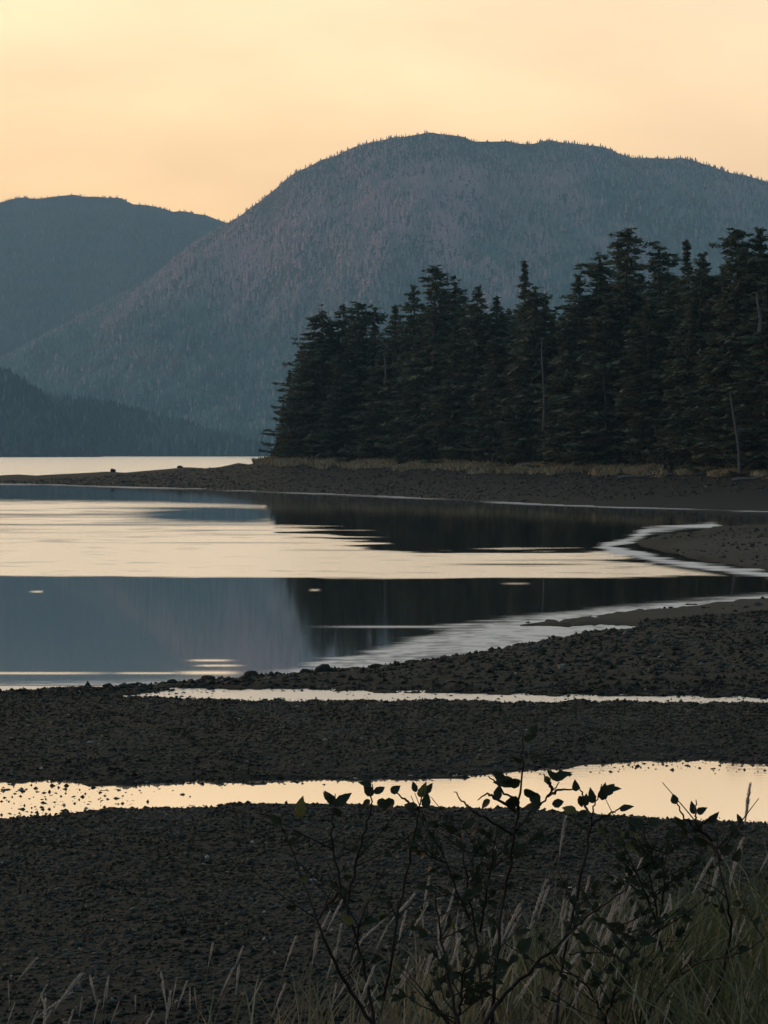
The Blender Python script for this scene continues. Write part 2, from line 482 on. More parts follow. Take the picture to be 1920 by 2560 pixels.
S_main = sil([(-900, 1030), (-300, 900), (0, 768), (130, 702), (220, 652), (330, 592), (420, 520), (495, 472), (560, 427), (610, 387), (640, 364), (700, 337), (750, 317),
              (800, 301), (850, 291), (890, 286), (930, 281), (1000, 290), (1020, 297), (1100, 301), (1150, 306), (1190, 299), (1300, 309), (1350, 331),
              (1370, 335), (1480, 335), (1560, 360), (1640, 381), (1800, 420), (2100, 520), (2500, 700), (2900, 980)])
S_left = sil([(-1200, 700), (-700, 520), (-300, 440), (0, 431), (50, 421), (100, 421), (160, 416), (235, 423), (262, 424), (284, 438), (330, 441), (380, 453), (400, 449), (440, 460),
              (480, 474), (600, 540), (900, 700), (1200, 900)])
S_h1 = sil([(-700, 760), (-300, 775), (-60, 790), (0, 799), (25, 804), (60, 822), (90, 848), (130, 893), (170, 935), (220, 975), (240, 986)])
S_h2 = sil([(-300, 850), (60, 846), (100, 849), (190, 857), (280, 880), (380, 906), (450, 930), (520, 950), (600, 975), (700, 984)])
def main_glow_tone(p, z, f, y):
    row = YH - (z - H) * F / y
    up = sm(z, 140, 310) * (1 - 0.6 * sm(p, 1150, 1500))  # pink evening glow on the upper slopes, painted into the tree colour
    rib_glow = np.exp(-((p - (1175 - .28 * (row - 430))) / 45) ** 2) * sm(row, 400, 450) * (1 - sm(row, 600, 760))  # pale rock rib and the alpenglow on it, both painted as tree colour
    return 0.55 * up + 0.9 * rib_glow + .04
mountain('left_mountain', S_left, -1300, 1300, lambda p: 4700, lambda p: 6300, lambda v: v ** 1.05, 60, 5, M_rock, 34000, 12, M_ltree,
         'far blue wooded mountain on the left behind the slope', 160, 50, 'left_mountain_forest')
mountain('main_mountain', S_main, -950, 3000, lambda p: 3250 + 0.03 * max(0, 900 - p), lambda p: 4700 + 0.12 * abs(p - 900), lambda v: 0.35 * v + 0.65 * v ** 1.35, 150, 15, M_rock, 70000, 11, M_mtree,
         'big rounded wooded mountain rising behind the trees', 300, 90, 'main_mountain_forest', tone_fn=main_glow_tone)
mountain('middle_hill', S_h2, -350, 800, lambda p: 2850, lambda p: 3150, lambda v: v ** 0.8, 8, 25, M_hill, 6000, 13, M_htree,
         'low dark wooded ridge at the foot of the mountain', 120, 30, 'middle_hill_forest')
mountain('near_hill', S_h1, -800, 280, lambda p: 2500, lambda p: 2750, lambda v: v ** 0.8, 8, 35, M_hill, 5000, 14, M_htree,
         'dark wooded headland at the left end of the far shore', 100, 30, 'near_hill_forest')

# ------------------------------------------------------------------ haze
hx = bpy.data.meshes.new('haze')
a, y0, y1, z0, z1 = 8500, -60, 7300, -27.0, 640
hx.from_pydata([(-a, y0, z0), (a, y0, z0), (a, y1, z0), (-a, y1, z0), (-a, y0, z1), (a, y0, z1), (a, y1, z1), (-a, y1, z1)], [],
               [(3, 2, 1, 0), (4, 5, 6, 7), (0, 1, 5, 4), (1, 2, 6, 5), (2, 3, 7, 6), (3, 0, 4, 7)])
m = bpy.data.materials.new('evening_haze'); m.use_nodes = True
m.node_tree.nodes.clear()
mo = m.node_tree.nodes.new('ShaderNodeOutputMaterial')
pv = m.node_tree.nodes.new('ShaderNodeVolumePrincipled')
pv.inputs['Color'].default_value = (0.50, 0.80, 0.97, 1)
pv.inputs['Density'].default_value = 0.86e-4
pv.inputs['Anisotropy'].default_value = 0.0
m.node_tree.links.new(pv.outputs[0], mo.inputs['Volume'])
hx.materials.append(m)
link('haze', hx, kind='stuff', label='thin blue evening haze over the whole bay', category='haze')

# ------------------------------------------------------------------ forest on the point
M_bark = noise_mat('spruce_bark', (0.045, 0.04, 0.035), (0.10, 0.09, 0.08), 3, rough=0.95, spec=0.1, bump=0.4, stretch=(1, 1, 0.25))
M_needles = noise_mat('spruce_needles', (0.036, 0.052, 0.032), (0.105, 0.14, 0.08), 0.45, rough=0.9, spec=0.12, attr='tone', c3=(0.19, 0.19, 0.12), transl=0.18, detail=5)
M_dead = noise_mat('weathered_wood', (0.07, 0.066, 0.062), (0.14, 0.13, 0.12), 1.5, rough=0.95, spec=0.1, stretch=(1, 1, 0.2))
M_brush = noise_mat('underbrush_leaves', (0.02, 0.03, 0.018), (0.06, 0.07, 0.042), 0.3, rough=0.95, spec=0.05, attr='tone', c3=(0.07, 0.068, 0.045))
M_straw = noise_mat('dry_grass', (0.17, 0.125, 0.07), (0.40, 0.30, 0.17), 0.25, rough=0.95, spec=0.05, attr='tone', c3=(0.5, 0.41, 0.25))

def diamonds(c, d, w, nrm):
    """flat sprays: centre c, half-length vector d, half-width vector w, slight fold along nrm"""
    n = len(c)
    V = np.stack([c - d, c + w - nrm, c + d, c - w - nrm], 1).reshape(-1, 3)
    i = np.arange(n)[:, None] * 4
    return V, np.concatenate([np.concatenate([i, i + 1, i + 2], 1), np.concatenate([i, i + 2, i + 3], 1)], 0)

def tube(pts, rad, sides=6):
    pts = np.asarray(pts, float); n = len(pts)
    V = []
    for i in range(n):
        tdir = pts[min(i + 1, n - 1)] - pts[max(i - 1, 0)]
        tdir /= np.linalg.norm(tdir) + 1e-9
        ref = np.array([1, 0, 0]) if abs(tdir[0]) < 0.8 else np.array([0, 1, 0])
        u = np.cross(tdir, ref); u /= np.linalg.norm(u); v = np.cross(tdir, u)
        for s in range(sides):
            a = 2 * math.pi * s / sides
            V.append(pts[i] + (u * math.cos(a) + v * math.sin(a)) * rad[i])
    Fq = []
    for i in range(n - 1):
        for s in range(sides):
            Fq.append((i * sides + s, i * sides + (s + 1) % sides, (i + 1) * sides + (s + 1) % sides, (i + 1) * sides + s))
    return np.array(V), np.array(Fq)

def crown_mesh(seed, Ht, R, base, kind):
    r = np.random.default_rng(seed)
    C = []; D = []; W = []; N = []; T = []
    z = base
    while z < Ht - 0.25:
        t = (z - base) / (Ht - base)
        if kind in ('cone', 'spire'):
            pr = (1 - t) ** (0.52 if kind == 'cone' else 0.85) * (0.55 + 0.45 * min(1, t * 5 + 0.4))
        elif kind == 'column':
            pr = (1 - t ** 2.2) * (0.6 + 0.4 * min(1, t * 4)) * 0.85
        else:   # old crown, broad with a small knob on top
            pr = (1 - t ** 1.6) * 0.95 if t < 0.82 else 0.13 + 0.24 * math.sin((t - 0.82) / 0.18 * math.pi)
        nb = r.integers(5, 9)
        a0 = r.uniform(0, 6.28)
        tierscale = r.choice([0.7, 0.85, 1.0, 1.1, 1.2])
        for k in range(nb):
            az = a0 + 6.283 * k / nb + r.normal(0, 0.3)
            L = max(0.22, R * pr * tierscale * r.uniform(0.6, 1.2))
            zz = z + r.normal(0, 0.34)
            ca, sa = math.cos(az), math.sin(az)
            ns = int(max(3, L / 0.17)) * (2 if L > 0.6 else 3)
            s = r.uniform(0.12, 1.0, ns) ** 0.75
            droop = r.uniform(0.15, 0.6) * (1 - t * 0.6)
            bx = L * s
            bz = -droop * L * s + 0.30 * droop * L * s ** 3 * 2
            side = r.normal(0, 1, ns) * 0.16 * L * (1.12 - s) ** 0.7 + r.normal(0, .08, ns)
            cx = ca * bx - sa * side; cyy = sa * bx + ca * side
            cz = zz + bz - np.abs(side) * 0.25 + r.normal(0, 0.07, ns)
            ln = r.uniform(0.16, 0.42, ns) * (0.6 + 0.5 * min(1, L / 2))
            da = az + np.sign(side) * r.uniform(0.1, 1.1, ns)
            tilt = r.normal(-0.15, 0.35, ns)
            d = np.stack([np.cos(da) * np.cos(tilt), np.sin(da) * np.cos(tilt), np.sin(tilt)], -1) * ln[:, None]
            wv = np.stack([-np.sin(da), np.cos(da), r.normal(0, 0.5, ns)], -1) * (ln * r.uniform(0.3, 0.55, ns))[:, None]
            C.append(np.stack([cx, cyy, cz], -1)); D.append(d); W.append(wv)
            N.append(np.stack([0 * s, 0 * s, ln * 0.18], -1))
            T.append(np.clip(r.normal(0.15, 0.2) + r.normal(0, 0.12, ns) + 0.3 * (s - .5), 0, 1))
        z += r.uniform(0.32, 0.62) * (0.7 if t > 0.8 else 1)
    ns = 40
    C.append(np.stack([r.normal(0, .05, ns), r.normal(0, .05, ns), r.uniform(Ht - 1.4, Ht, ns)], -1))
    D.append(np.stack([r.normal(0, .12, ns), r.normal(0, .12, ns), np.full(ns, 0.16)], -1))
    W.append(np.stack([r.normal(0, .07, ns), r.normal(0, .07, ns), np.zeros(ns)], -1)); N.append(np.zeros((ns, 3))); T.append(np.full(ns, .1))
    C, D, W, N, T = map(np.concatenate, (C, D, W, N, T))
    V, Fc = diamonds(C, D, W, N)
    return mesh_np('crown', V, Fc, M_needles, False, {'tone': np.repeat(T, 4)})

TREE_H = 22.0
protos = []
for k, (R, base, kind) in enumerate([(5.6, 0.6, 'cone'), (3.4, 1.5, 'old'), (3.0, 3.0, 'column'), (3.8, 1.0, 'cone'), (3.6, 4.0, 'old'), (3.0, 1.0, 'spire'), (3.3, 2.0, 'column'), (1.9, 9.0, 'spire')]):
    cm = crown_mesh(100 + k, TREE_H, R, base, kind)
    r = np.random.default_rng(300 + k)
    zz = np.linspace(-0.6, TREE_H - 0.4, 12)
    pts = np.stack([np.cumsum(r.normal(0, .05, 12)) * (zz > 1), np.cumsum(r.normal(0, .05, 12)) * (zz > 1), zz], -1)
    pts[:, :2] *= np.linspace(0, 1, 12)[:, None] * (1 - np.linspace(0, 1, 12)[:, None]) * 3
    V, Fq = tube(pts, 0.36 * (1 - np.linspace(0, 1, 12) * 0.93), 7)
    protos.append((mesh_np('trunk', V, Fq, M_bark, True), cm))

def spruce(px, Y, top, k, label, wide=1.0, rot=None, sink=0.3):
    gz = float(ground_z(px, Y))
    x = (px - 960) / F * Y
    zt = H - (top - YH) / F * Y
    s = (zt - gz + sink) / TREE_H
    e = link('spruce_tree', None, label=label, category='tree', group='spruces on the wooded point')
    e.location = (x, Y, gz - sink)
    e.scale = (s * wide * 1.42, s * wide * 1.42, s)
    e.rotation_euler = (0, 0, random.uniform(0, 6.28) if rot is None else rot)
    link('trunk', protos[k][0], e)
    link('crown', protos[k][1], e)

named = [
    (806, 776, 0, 1.0, 'broad spruce at the left tip of the wood with layered boughs down to the spit'),
    (858, 764, 3, 1.0, 'spruce just right of the tip tree, top lightly taller'),
    (895, 757, 1, 1.15, 'slim blunt-topped spruce left of the notch of sky-blue in the treeline'),
    (938, 768, 4, .85, 'thin-topped spruce on the left edge of the notch in the treeline'),
    (988, 762, 6, 1.15, 'leaning-topped spruce on the right edge of the notch in the treeline'),
    (1034, 716, 3, .9, 'spruce standing between the treeline notch and the first tall knob-topped spruce'),
    (1090, 666, 1, .95, 'tall spruce with a dense knob top, highest in the left half of the wood'),
    (1138, 706, 4, .9, 'flat-crowned spruce touching the right side of the first knob-topped spruce'),
    (1196, 718, 3, .9, 'rounded spruce in the dip between the two tall left spires'),
    (1242, 740, 6, 1.2, 'lowest-topped spruce of the dip, left of the feathery spire'),
    (1311, 653, 5, .85, 'feathery narrow spire rising alone above the middle of the wood'),
    (1338, 716, 4, .9, 'dark rounded spruce right beside the feathery narrow spire'),
    (1446, 690, 3, 1.0, 'bushy spruce at the left foot of the tall right-hand stand'),
    (1500, 638, 4, 1.1, 'spruce with side tufts on the left shoulder of the tallest tree'),
    (1569, 574, 1, 1.0, 'tallest spruce of the wood, ragged knob top against the mountain'),
    (1648, 614, 4, .9, 'spruce with a wispy bent tip right of the tallest tree'),
    (1717, 604, 7, .9, 'thin dark needle-like spire between two broad spruces'),
    (1756, 636, 3, 1.0, 'broad low-shouldered spruce right of the needle-like spire'),
    (1838, 574, 1, .95, 'tall spruce with a sparse flat-tipped top near the right edge'),
    (1900, 574, 3, 1.05, 'full-topped tall spruce at the right edge of the view'),
]
FY = lambda p: float(DC(p))
for i, (px, top, k, w, lab) in enumerate(named):
    spruce(px, FY(px) + [4, 9, 6, 11, 7, 3][i % 6], top, k, lab, w)
ENV = crv([(700, 1010), (730, 900), (770, 830), (806, 800), (900, 785), (960, 800), (1000, 790), (1050, 740), (1100, 715), (1200, 740), (1270, 760), (1330, 735), (1400, 745), (1450, 710), (1520, 655), (1600, 640), (1700, 665), (1780, 650), (1860, 615), (1950, 600), (2300, 600)])
inner = 'dark spruce standing close among others inside the dense wood'
for (px, top, k, w) in [(700, 1010, 3, .75), (716, 925, 5, 1.0), (745, 870, 3, .8)]:
    spruce(px + 8, FY(px) + 2, top, k, {700: 'smallest spruce at the far left foot of the wood beside the water', 716: 'young spruce leaning out on the left flank of the wood', 745: 'mid-height spruce tucked against the broad tip tree'}[px], w)
px = 755.0
i = 0
while px < 2250:
    Y = FY(px) + [1.5, 14, 24, 8, 33][i % 5]
    top = float(ENV(px)) + [75, 26, 14, 48, 18][i % 5] + random.uniform(-8, 32)
    spruce(px, Y, top, [3, 4, 6, 2, 3, 1][i % 6], inner if px < 1900 else 'dark spruce of the dense wood just beyond the right edge', random.uniform(1.1, 1.5))
    px += random.uniform(15, 24)
    i += 1

# bleached dead trunks in the edge of the wood
def dead_trunk(x0, yb, x1, yt, Y, r0, label, stubs=5):
    b0 = np.array(P(x0, yb, Y)); t0 = np.array(P(x1, yt, Y))
    e = link('dead_trunk', None, label=label, category='dead tree', group='bleached dead trunks in the wood')
    e.location = b0
    ts = np.linspace(0, 1, 9)
    pts = (t0 - b0)[None] * ts[:, None] + np.stack([np.sin(ts * 5) * 0.12, 0 * ts, 0 * ts], -1)
    V, Fq = tube(pts, r0 * (1 - 0.6 * ts), 7)
    link('trunk', mesh_np('trunk', V, Fq, M_dead, True), e)
    for k in range(stubs):
        q = pts[2 + k % 6] + np.array([0, 0, random.uniform(-.3, .3)])
        a = random.uniform(0, 6.28)
        tip = q + np.array([math.cos(a), math.sin(a) * .5 - .3, random.uniform(-.1, .4)]) * random.uniform(.4, 1.0)
        V, Fq = tube([q, (q + tip) / 2 + [0, 0, .05], tip], [r0 * .3, r0 * .2, r0 * .08], 5)
        link('branch_stub', mesh_np('branch_stub', V, Fq, M_dead, True), e)
dead_trunk(1849, 1182, 1829, 978, 246, .17, 'pale leaning dead trunk near the right edge of the wood')
dead_trunk(1358, 1075, 1357, 850, 297, .15, 'straight bleached trunk in the middle of the wood below the feathery spire')
dead_trunk(1090, 1072, 1092, 935, 338, .14, 'grey bare lower trunk under the first knob-topped spruce')
dead_trunk(962, 960, 963, 868, 346, .15, 'short pale snag standing below the treeline notch')
dead_trunk(1444, 1035, 1446, 985, 291, .15, 'short broken pale stump right of the straight bleached trunk', 2)
dead_trunk(1514, 1075, 1511, 930, 287, .12, 'thin grey trunk under the tallest stand, left of the leaning one', 3)
dead_trunk(1898, 830, 1896, 735, 243, .18, 'pale broken top of a dead tree high at the right edge', 4)

# underbrush along the forest edge
n = 15000
pb = rng.uniform(672, 2150, n)
yb = np.interp(pb, [672, 2150], [0, 0]) + DC(pb) - 0.5 + rng.exponential(2.2, n) * 1.3
bx = (pb - 960) / F * yb
hb = (1.2 + 2.2 * np.clip(fbm(bx / 3.2, yb / 6, 3, 71) + .45, 0, 1)) * rng.uniform(0, 1, n) ** 0.8 * sm(pb, 668, 700)
c = np.stack([bx, yb, ground_z(pb, yb) + hb], -1)
ln = rng.uniform(.14, .34, n)
da = rng.uniform(0, 6.28, n); tl = rng.normal(0.3, .6, n)
d = np.stack([np.cos(da) * np.cos(tl), np.sin(da) * np.cos(tl), np.sin(tl)], -1) * ln[:, None]
w = np.stack([-np.sin(da), np.cos(da), rng.normal(0, .6, n)], -1) * (ln * .5)[:, None]
V, Fc = diamonds(c, d, w, np.zeros((n, 3)))
tn = np.clip(rng.normal(.15, .15, n) + fbm(bx / 4, yb / 4, 2, 72), 0, 1)
link('underbrush', mesh_np('underbrush', V, Fc, M_brush, False, {'tone': np.repeat(tn, 4)}), kind='stuff', label='dark bushes filling the foot of the wood', category='bushes')

def blades(px, Y, z, h, lean, w, mat, name, tone, label, az=None):
    n = len(px)
    x = (px - 960) / F * Y
    a = rng.uniform(0, 6.28, n) if az is None else az
    fa = rng.uniform(-.9, .9, n)
    V = np.zeros((n, 7, 3))
    wx = np.cos(fa) * w; wy = np.sin(fa) * w
    for k, (t_, ww) in enumerate(((0, 1), (.4, .85), (.75, .55))):
        ox = np.cos(a) * lean * h * t_ ** 1.8; oy = np.sin(a) * lean * h * t_ ** 1.8
        V[:, 2 * k] = np.stack([x + ox - wx * ww, Y + oy - wy * ww, z + h * t_], -1)
        V[:, 2 * k + 1] = np.stack([x + ox + wx * ww, Y + oy + wy * ww, z + h * t_], -1)
    V[:, 6] = np.stack([x + np.cos(a) * lean * h, Y + np.sin(a) * lean * h, z + h * (1 - .12 * lean)], -1)
    i = np.arange(n)[:, None] * 7
    Fc = np.concatenate([np.concatenate([i + q for q in f], 1) for f in ((0, 1, 3), (0, 3, 2), (2, 3, 5), (2, 5, 4), (4, 5, 6))], 0)
    me = mesh_np(name, V.reshape(-1, 3), Fc, mat, False, {'tone': np.repeat(tone, 7)})
    return link(name, me, kind='stuff', label=label, category='grass')
# dry beach grass strip below the wood
n = 34000
pb = rng.uniform(630, 2200, n)
GL = crv([(630, .12), (700, .22), (960, .2), (1400, .3), (1900, .4), (2200, .4)])   # how far down the beach it runs, in photo rows above the water edge
dcb = DC(pb)
wdt = np.interp(pb, [630, 700, 960, 1400, 1900, 2200], [8, 26, 28, 22, 15, 14])
yy = dcb - wdt * rng.uniform(0, 1, n) ** .9 * (0.8 + .8 * fbm(pb / 40, 0 * pb, 3, 81)) + 1.0
keep = fbm((pb - 960) / F * yy / 2.5, yy / 3, 3, 83) > -0.06
pb, yy = pb[keep], yy[keep]
hb = rng.uniform(.25, .75, len(pb)) * (0.5 + 1.0 * np.clip(fbm((pb - 960) / F * yy / 4, yy / 4, 2, 82) + .4, 0, 1))
blades(pb, yy, ground_z(pb, yy) - .05, hb, rng.uniform(.2, .9, len(pb)), rng.uniform(.03, .07, len(pb)), M_straw, 'beach_grass', np.clip(rng.normal(.25, .3, len(pb)), 0, 1), 'strip of dry straw coloured grass below the wood')

# driftwood logs lying along the grass
def log(px0, py0, px1, py1, Y, r, label):
    a0 = np.array(P(px0, py0, Y)); a1 = np.array(P(px1, py1, Y * 0.995))
    g0 = float(ground_z(px0, a0[1])); g1 = float(ground_z(px1, a1[1]))
    a0[2] = g0 + r * .9; a1[2] = g1 + r * .9 + .1
    ts = np.linspace(0, 1, 7)
    pts = (a1 - a0)[None] * ts[:, None] + np.stack([0 * ts, 0 * ts, .06 * np.sin(ts * 7)], -1)
    V, Fq = tube(pts, r * (1 - .45 * ts) * (1 + .12 * np.sin(ts * 11)), 8)
    Fq = [list(f) for f in Fq]
    me = bpy.data.meshes.new('driftwood_log')
    me.from_pydata([tuple(v) for v in V], [], Fq + [list(range(8))[::-1], list(range(48, 56))])
    me.materials.append(M_dead)
    o = link('driftwood_log', me, label=label, category='log', group='driftwood along the grass')
    o.location = a0
log(1545, 1193, 1640, 1190, 262, .16, 'grey driftwood log lying below the grass under the tallest spruce')
log(1640, 1187, 1700, 1184, 262, .13, 'short pale driftwood log right of the long grey one')
log(1830, 1192, 1912, 1190, 240, .14, 'pale driftwood log at the foot of the leaning dead trunk')
log(1180, 1181, 1235, 1183, 308, .12, 'thin driftwood pole on the grass edge in the middle of the far beach')

# ------------------------------------------------------------------ stones
ICO = np.array([(1, 0, 0), (0, 1, 0), (-1, 0, 0), (0, -1, 0), (0, 0, 1), (0, 0, -1)], float)
ICF = np.array([(0, 1, 4), (1, 2, 4), (2, 3, 4), (3, 0, 4), (1, 0, 5), (2, 1, 5), (3, 2, 5), (0, 3, 5)])
def stones(n_try, Y0, Y1, dens_fn, rmin, rmax):
    y = np.sqrt(rng.uniform(Y0 ** 2, Y1 ** 2, n_try))
    p = rng.uniform(-160, 2080, n_try)
    sd = land_px(p, YH + H * F / y)
    ok = dens_fn(p, y, sd)
    return p[ok], y[ok], rng.uniform(0, 1, ok.sum()) ** 2.2 * (rmax - rmin) + rmin
def wet(p, y, sd):
    edge = np.clip((sd + 16) / 16, 0, 1) ** 2.2 * (0.15 + 1.2 * np.clip(fbm((p - 960) / F * y / .8, y / .5, 3, 91) + .35, 0, 1))
    py = YH + H * F / y
    shoal = sm(520 - p, 0, 380) * (py > 1900) * 0.30 + sm(p, 1250, 1500) * sm(S1T(p) + 34 - py, 0, 20) * (py > 1880) * .35 + sm(620 - p, 0, 200) * (py < 1765) * .5
    return rng.uniform(0, 1, len(p)) < np.where(sd > 0, 1, np.maximum(edge * .7, shoal))
far_st = stones(26000, 225, 395, lambda p, y, s: (y > 1.01 * H * F / (T1(p) - YH)) & (y < DC(p) - 9) & (fbm(p / 90, y / 22, 3, 97) > -.3), .04, .17)
bar_st = stones(12000, 64, 190, lambda p, y, s: (s > 1) & (p > 1290) & (fbm((p - 960) / F * y / 3, y / 7, 3, 99) > -.05), .02, .09)
groups = [far_st, stones(60000, 15, 34.5, wet, .006, .028), stones(40000, 34.0, 49, wet, .008, .032), bar_st, stones(26000, 47, 78, lambda p, y, s: (s > 0) & (rng.uniform(0, 1, len(p)) < .8) & ~((p > 1290) & (YH + H * F / y < 1566 - .085 * np.maximum(p - 1590, 0))), .018, .07)]
pp = np.concatenate([g[0] for g in groups]); yy = np.concatenate([g[1] for g in groups]); rs = np.concatenate([g[2] for g in groups])
n = len(pp)
ga = rng.uniform(0, 6.28, n)
sc3 = np.stack([rng.uniform(.8, 1.9, n), rng.uniform(.6, 1.1, n), rng.uniform(.35, 1.0, n)], -1) * rs[:, None]
V = (ICO[None] * 1.15 * rng.uniform(.6, 1.35, (n, 6, 1)) + rng.normal(0, .2, (n, 6, 3))) * sc3[:, None, :]
ca, sa = np.cos(ga)[:, None], np.sin(ga)[:, None]
V = np.stack([V[..., 0] * ca - V[..., 1] * sa, V[..., 0] * sa + V[..., 1] * ca, V[..., 2]], -1)
gz = ground_z(pp, yy)
V += np.stack([(pp - 960) / F * yy, yy, np.maximum(gz, -.008) + rs * .12], -1)[:, None, :]
Fc = (ICF[None] + np.arange(n)[:, None, None] * 6).reshape(-1, 3)
tone = np.where(rng.uniform(0, 1, n) < .009, rng.uniform(.2, .8, n), np.clip(rng.normal(.03, .07, n) + .3 * fbm((pp - 960) / F * yy / .7, yy / 1.3, 3, 98), 0, 1))
M_stone = noise_mat('pebbles', (0.0045, 0.0060, 0.0042), (0.025, 0.0285, 0.020), 9, rough=0.75, spec=0.15, attr='tone', c3=(0.36, 0.345, 0.30), detail=4)
link('gravel', mesh_np('gravel', V.reshape(-1, 3), Fc, M_stone, False, {'tone': np.repeat(tone, 6)}), kind='stuff', label='dark wet cobbles and mussels strewn over the flats', category='gravel')

M_rockd = noise_mat('shore_rock', (0.012, 0.013, 0.012), (0.035, 0.034, 0.03), 6, rough=.85, spec=.15, bump=.5)
def rock(px, py, wpx, hpx, label, Y=None):
    if Y is None:
        Y = H * F / (py + hpx * .3 - YH)
    r = np.random.default_rng(int(px * 7 + py))
    import bmesh
    bm = bmesh.new()
    bmesh.ops.create_icosphere(bm, subdivisions=2, radius=1)
    sx_, sz_ = wpx / 2 * Y / F, hpx * .62 * Y / F
    ph = r.uniform(0, 6, 3)
    for v in bm.verts:
        k = 1 + .22 * math.sin(3 * v.co.x + ph[0]) * math.cos(2.6 * v.co.y + ph[1]) + r.normal(0, .05)
        v.co = (v.co.x * k * sx_, v.co.y * k * sx_ * .8, v.co.z * k * sz_)
    me = bpy.data.meshes.new('rock'); bm.to_mesh(me); bm.free()
    me.materials.append(M_rockd)
    o = link('rock', me, label=label, category='rock', group='rocks along the water edge')
    p = P(px, py, Y)
    o.location = (p[0], Y, max(float(ground_z(px, Y)), -.05) + sz_ * .35)
rock(283, 1178, 15, 8, 'left of the two boulders on the crest of the spit', 420)
rock(450, 1171, 15, 7, 'right of the two boulders on the crest of the spit', 408)
for (px, py, w_, h_, lab) in [
    (270, 1717, 26, 12, 'leftmost low rock on the lagoon edge above the thin stream'),
    (330, 1714, 30, 11, 'low dark rock second from the left on the lagoon edge'),
    (430, 1708, 28, 11, 'flat rock on the lagoon edge left of the bright ripples'),
    (520, 1700, 34, 15, 'dark rock on the lagoon edge just under the bright ripples'),
    (628, 1692, 40, 20, 'lumpy rock on the lagoon edge, left of the biggest one'),
    (765, 1682, 30, 14, 'rock touching the left side of the biggest lagoon edge rock'),
    (806, 1679, 48, 24, 'biggest rock on the lagoon edge'),
    (945, 1668, 34, 14, 'rock on the lagoon edge right of the biggest one'),
    (1030, 1657, 36, 12, 'flat rock right of centre on the lagoon edge')]:
    rock(px, py + 2, w_, h_, lab)

# ------------------------------------------------------------------ foreground grass, stalks and shrubs
M_fgrass = noise_mat('bank_grass', (0.025, 0.036, 0.015), (0.11, 0.125, 0.055), 1.2, rough=.8, spec=.15, attr='tone', c3=(0.30, 0.27, 0.17), transl=.25)
M_head = noise_mat('seed_heads', (0.42, 0.38, 0.32), (0.66, 0.60, 0.52), 14, rough=.95, spec=.05, transl=.2)
M_stem = noise_mat('straw_stems', (0.16, 0.13, 0.08), (0.26, 0.22, 0.15), 9, rough=.9, spec=.1)
M_twig = noise_mat('shrub_twigs', (0.012, 0.010, 0.008), (0.03, 0.024, 0.02), 20, rough=.85, spec=.15)
M_leaf = noise_mat('shrub_leaves', (0.012, 0.016, 0.007), (0.034, 0.042, 0.015), 8, rough=.6, spec=.25, transl=.22)
M_leaf2 = noise_mat('yellow_leaves', (0.06, 0.07, 0.02), (0.13, 0.12, 0.035), 8, rough=.6, spec=.25, transl=.3)

# grass: dense clumps to the right, thinning out to the left
n = 8500
pb = 2300 - 1750 * rng.beta(1.3, 2.2, n) * 1.05
yb = rng.uniform(6.3, 11.5, n)
cl = fbm((pb - 960) / F * yb / .35, yb / .5, 3, 95)
keep = (cl > -.03 + .16 * (pb < 1050))
pb, yb, cl = pb[keep], yb[keep], cl[keep]
hb = rng.uniform(.14, .60, len(pb)) * (0.72 + .7 * np.clip(cl + .3, 0, 1)) * np.interp(pb, [500, 1000, 1500, 1950], [.5, .6, .78, 1.1])
tone = np.clip(rng.normal(.10, .28, len(pb)) + .4 * (rng.uniform(0, 1, len(pb)) < .12) + np.interp(pb, [600, 1200, 1700], [.5, .25, 0]), 0, 1)
blades(pb, yb, ground_z(pb, yb) - .03, hb, rng.uniform(.15, 1.0, len(pb)), rng.uniform(.0020, .0056, len(pb)), M_fgrass, 'bank_grass', tone, 'green and straw grass tufts on the near bank',
       az=rng.normal(0.4, 1.7, len(pb)))

# seed stalks
stalk_protos = []
for k in range(5):
    r = np.random.default_rng(500 + k)
    ts = np.linspace(0, 1, 8)
    bend = r.uniform(.02, .09)
    pts = np.stack([bend * ts ** 2.5, 0 * ts, ts], -1)
    V, Fq = tube(pts, .0022 * (1 - .6 * ts), 5)
    sm_ = mesh_np('stem', V, Fq, M_stem, True)
    C = []; D = []; W = []
    hl = r.uniform(.15, .26)
    for q in range(130):
        tt = 1 - hl * r.uniform(0, 1)
        u = (1 - tt) / hl
        rad = .0082 * (math.sin(min(1, u * 1.15 + .08) * math.pi) ** .6 + .12)
        a = r.uniform(0, 6.28)
        C.append((bend * tt ** 2.5 + math.cos(a) * rad * .6, math.sin(a) * rad * .6, tt))
        D.append((math.cos(a) * .004 + bend * .01, math.sin(a) * .004, r.uniform(.008, .015)))
        W.append((-math.sin(a) * .0028, math.cos(a) * .0028, 0))
    V, Fc = diamonds(np.array(C), np.array(D), np.array(W), np.zeros((130, 3)))
    stalk_protos.append((sm_, mesh_np('seed_head', V, Fc, M_head)))
from mathutils import Vector
def stalk(tx, ty, bx_, by_, Y, label):
    tip = Vector(P(tx, ty, Y)); bot = Vector(P(bx_, by_, Y))
    d = (tip - bot).normalized()
    d = (d + Vector((0, random.uniform(-.12, .12), 0))).normalized()
    gz_ = float(ground_z(960 + tip.x / tip.y * F, Y))
    L = min(1.5, max(.3, (tip.z - gz_) / max(d.z, .45) + .03))
    e = link('grass_stalk', None, label=label, category='grass stalk', group='pale seed stalks on the near bank')
    e.location = tip - d * L
    e.rotation_mode = 'QUATERNION'
    e.rotation_quaternion = Vector((0, 0, 1)).rotation_difference(d)
    k = random.randrange(5)
    e.scale = (min(1.0, L * 1.1), min(1.0, L * 1.1), L)
    link('stem', stalk_protos[k][0], e)
    link('seed_head', stalk_protos[k][1], e)
LL = 'pale dry seed stalk standing alone before the pebbles at the lower left'
